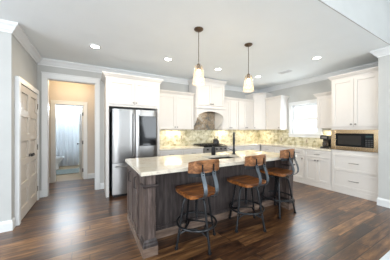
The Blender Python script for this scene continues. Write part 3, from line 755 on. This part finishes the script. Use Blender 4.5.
# ------------------------------------------------------------ ceiling fittings
def ceil_light(x, y, lab, power=7):
    t = thing('ceiling_light', lab, 'ceiling light', (x, y, CZ), 0, 'recessed lights in the kitchen ceiling')
    m = MB(); rr = []
    m.lathe([(.062, -.002), (.066, -.012), (.088, -.008), (.092, -.001), (.092, 0), (.062, 0)], (0,0,0), 28, caps=False)
    m.build('trim_ring', M['trim'], t, smooth=True)
    MB().lathe([(.0625, -.0005), (.0625, -.006)], (0,0,0), 24).build('lens', M['glow'], t)
    l = bpy.data.lights.new('bulb', 'AREA'); l.shape = 'DISK'; l.size = .12; l.energy = power; l.color = (1, .86, .68)
    o = bpy.data.objects.new('bulb', l); COL.objects.link(o); o.parent = t; o.location = (0, 0, -.02)
ceil_light(.05, 3.60, 'round recessed ceiling light in front of the hall opening')
ceil_light(1.35, 3.53, 'round recessed ceiling light above the refrigerator side of the island')
ceil_light(2.60, 3.53, 'round recessed ceiling light between the two pendants, before the range hood')
ceil_light(3.90, 3.50, 'round recessed ceiling light near the corner wall cabinet')
ceil_light(3.91, 2.02, 'round recessed ceiling light nearest the microwave tower')
v = thing('ceiling_vent', 'small white slatted air vent in the ceiling near the window', 'vent', (4.18, 2.90, CZ))
m = MB(); m.box(-.075, .075, -.15, -.135, -.008, 0).box(-.075, .075, .135, .15, -.008, 0).box(-.075, -.06, -.135, .135, -.008, 0).box(.06, .075, -.135, .135, -.008, 0).build('frame', M['trim'], v)
m = MB()
for i in range(6): m.box(-.055+i*.02, -.045+i*.02, -.135, .135, -.006, -.001)
m.build('slats', M['trim'], v); MB().box(-.06, .06, -.135, .135, -.001, 0).build('duct', M['sidegrey'], v)

def pendant(x, y, lab):
    t = thing('pendant_light', lab, 'pendant light', (x, y, CZ), 0, 'glass pendant lights over the island')
    MB().lathe([(.066, 0), (.066, -.008), (.05, -.022), (.02, -.03), (.008, -.034)], (0,0,0), 24).build('canopy', M['bronze'], t, smooth=True)
    MB().lathe([(.005, -.03), (.005, -.50)], (0,0,0), 10).build('stem', M['bronze'], t)
    MB().lathe([(.008, -.49), (.026, -.505), (.028, -.565), (.02, -.575)], (0,0,0), 16).build('socket', M['bronze'], t, smooth=True)
    sh_ = MB().lathe([(.034, -.515), (.052, -.525), (.062, -.55), (.074, -.66), (.088, -.755), (.093, -.79), (.090, -.79), (.085, -.755), (.071, -.66), (.059, -.55), (.050, -.53), (.034, -.52)], (0,0,0), 32, caps=False)
    sh_.build('lamp_shade', M['shadeglass'], t, smooth=True)
    MB().lathe([(.0, -.575), (.014, -.577), (.026, -.61), (.028, -.635), (.018, -.66), (.0, -.668)], (0,0,0), 14).build('bulb', M['bulb'], t, smooth=True)
    l = bpy.data.lights.new('bulb_light', 'POINT'); l.energy = 3; l.color = (1, .84, .64); l.shadow_soft_size = .04
    o = bpy.data.objects.new('bulb_light', l); COL.objects.link(o); o.parent = t; o.location = (0, 0, -.72)
pendant(1.33, 2.27, 'clear glass pendant light over the left half of the island')
pendant(2.30, 2.27, 'clear glass pendant light over the right half of the island')

# under-cabinet strips
def strip(x, y, ln, along, lab, power=4):
    t = thing('under_cabinet_light', lab, 'light strip', (x, y, 1.374), 0, 'warm light strips under the wall cabinets')
    if along == 'x': MB().box(-ln/2, ln/2, -.02, .02, -.012, 0).build('housing', M['trim'], t)
    else: MB().box(-.02, .02, -ln/2, ln/2, -.012, 0).build('housing', M['trim'], t)
    a_, b_ = (ln, .03) if along == 'x' else (.03, ln)
    l = area('strip_light', (0, 0, -.016), (0, 0, 0), a_, b_, power, (1, .87, .66)); l.parent = t
strip(1.93, 4.66, .45, 'x', 'warm under-cabinet light left of the range', 3)
strip(3.62, 4.66, .35, 'x', 'warm under-cabinet light right of the range', 3)
strip(4.45, 4.66, .25, 'x', 'warm under-cabinet light before the corner cabinet', .8)
strip(4.98, 4.46, .30, 'x', 'warm under-cabinet light below the corner cabinet', 3)
strip(5.21, 2.36, .30, 'y', 'warm under-cabinet light above the coffee maker', 2)
# hall ceiling lamp, plus an added bathroom lamp standing in for cold daylight
def dome(x, y, lab, power, col):
    t = thing('ceiling_lamp', lab, 'ceiling lamp', (x, y, CZ))
    MB().lathe([(.15, 0), (.15, -.02), (.13, -.06), (.07, -.09), (0, -.10)], (0,0,0), 24).build('dome', M['porcelain'], t, smooth=True)
    l = bpy.data.lights.new('lamp_light', 'POINT'); l.energy = power; l.color = col; l.shadow_soft_size = .15
    o = bpy.data.objects.new('lamp_light', l); COL.objects.link(o); o.parent = t; o.location = (0, 0, -.28)
dome(-.45, 5.35, 'warm ceiling lamp in the hall', 17, (1, .74, .45))
dome(-.6, 7.0, 'added cool lamp in the bathroom standing in for daylight', 17, (.93, .96, 1))

# outlets on the tile
def outlet(x, y, z, rz, lab):
    t = thing('wall_outlet', lab, 'outlet', (x, y, z), rz)
    MB().box(-.035, .035, -.006, 0, -.057, .057).build('cover_plate', M['plate'], t, bevel=.002)
    m = MB(); m.box(-.017, .017, -.008, -.006, .008, .040).box(-.017, .017, -.008, -.006, -.040, -.008); m.build('socket', mat('outlet_socket', (.25, .2, .15), .4), t)
outlet(2.22, DY-.0125, 1.16, 0, 'beige outlet on the tile left of the range')
outlet(RX-.0125, 3.82, 1.07, RZ, 'beige outlet on the tile left of the window')
outlet(RX-.0125, 3.02, 1.05, RZ, 'beige outlet on the tile below the window')

tag(MB().box(2.2, 4.3, -1.6, .74, .001, .018).build('area_rug', paint('pale_rug', (.62, .66, .68), .95, .05, 30), bevel=.006), 'pale blue-grey rug whose corner shows on the floor near the camera', 'rug')
# ------------------------------------------------------------ bathroom
t = thing('toilet', 'white toilet seen through the bathroom doorway', 'toilet', (-1.56, 7.95, 0))
MB().box(.005, .19, -.21, .21, .40, .76).build('tank', M['porcelain'], t, bevel=.02)
MB().box(.0, .20, -.22, .22, .762, .79).build('tank_lid', M['porcelain'], t, bevel=.008)
def oval(cx, rx, ry, z, n=24): return [(cx+rx*math.cos(2*PI*i/n), ry*math.sin(2*PI*i/n), z) for i in range(n)]
MB().rings([oval(.36, .20, .11, 0), oval(.36, .19, .10, .12), oval(.40, .17, .10, .22), oval(.44, .24, .165, .33), oval(.45, .265, .185, .385)]).build('bowl', M['porcelain'], t, smooth=True)
MB().rings([oval(.46, .27, .19, .387), oval(.46, .275, .195, .40), oval(.46, .27, .19, .415)]).build('seat_lid', M['porcelain'], t, smooth=True)
MB().box(.19, .24, -.12, .12, .34, .42).build('mount', M['porcelain'], t)
t = tag(MB().box(-1.575, .245, 8.42, 9.195, 0, .48).build('bathtub', M['porcelain'], bevel=.03), 'white bathtub behind the shower curtain', 'bathtub')
t = thing('shower_curtain', 'pale blue shower curtain hanging from its rod in the bathroom', 'curtain', (-.66, 8.36, 0))
m = MB(); n = 90; rr = []
for i in range(n+1):
    x = -.90+1.80*i/n; y = .025*math.sin(i*.95)+.01*math.sin(i*.37)
    rr.append([(x, y-.003, .06), (x, y+.003, .06), (x, y*.7+.003, 1.93), (x, y*.7-.003, 1.93)])
m.rings(rr).build('cloth', M['curtain'], t, smooth=True)
for i in range(10):
    x = -.85+1.7*i/9
    MB().tube([(x+0, .022*math.cos(a), 1.955+.022*math.sin(a)) for a in [j*PI/6 for j in range(12)]], .003, 6, closed=True).build('curtain_ring', M['nickel'], t)
tag(MB().lathe([(.012, -1.575), (.012, .245)], (0, 8.36, 1.957), 12, 'x').build('curtain_rod', M['nickel']), 'straight metal shower curtain rod across the bathroom', 'curtain rod')
t = thing('bath_mat', 'teal grey bath mat with dark border on the beige bathroom tiles', 'mat', (-.72, 7.30, 0))
MB().box(-.45, .42, -.38, .42, .001, .014).build('pile', M['mat_teal'], t, bevel=.004)
MB().box(-.45, .42, -.44, -.38, .001, .013).build('border', M['mat_edge'], t, bevel=.004)
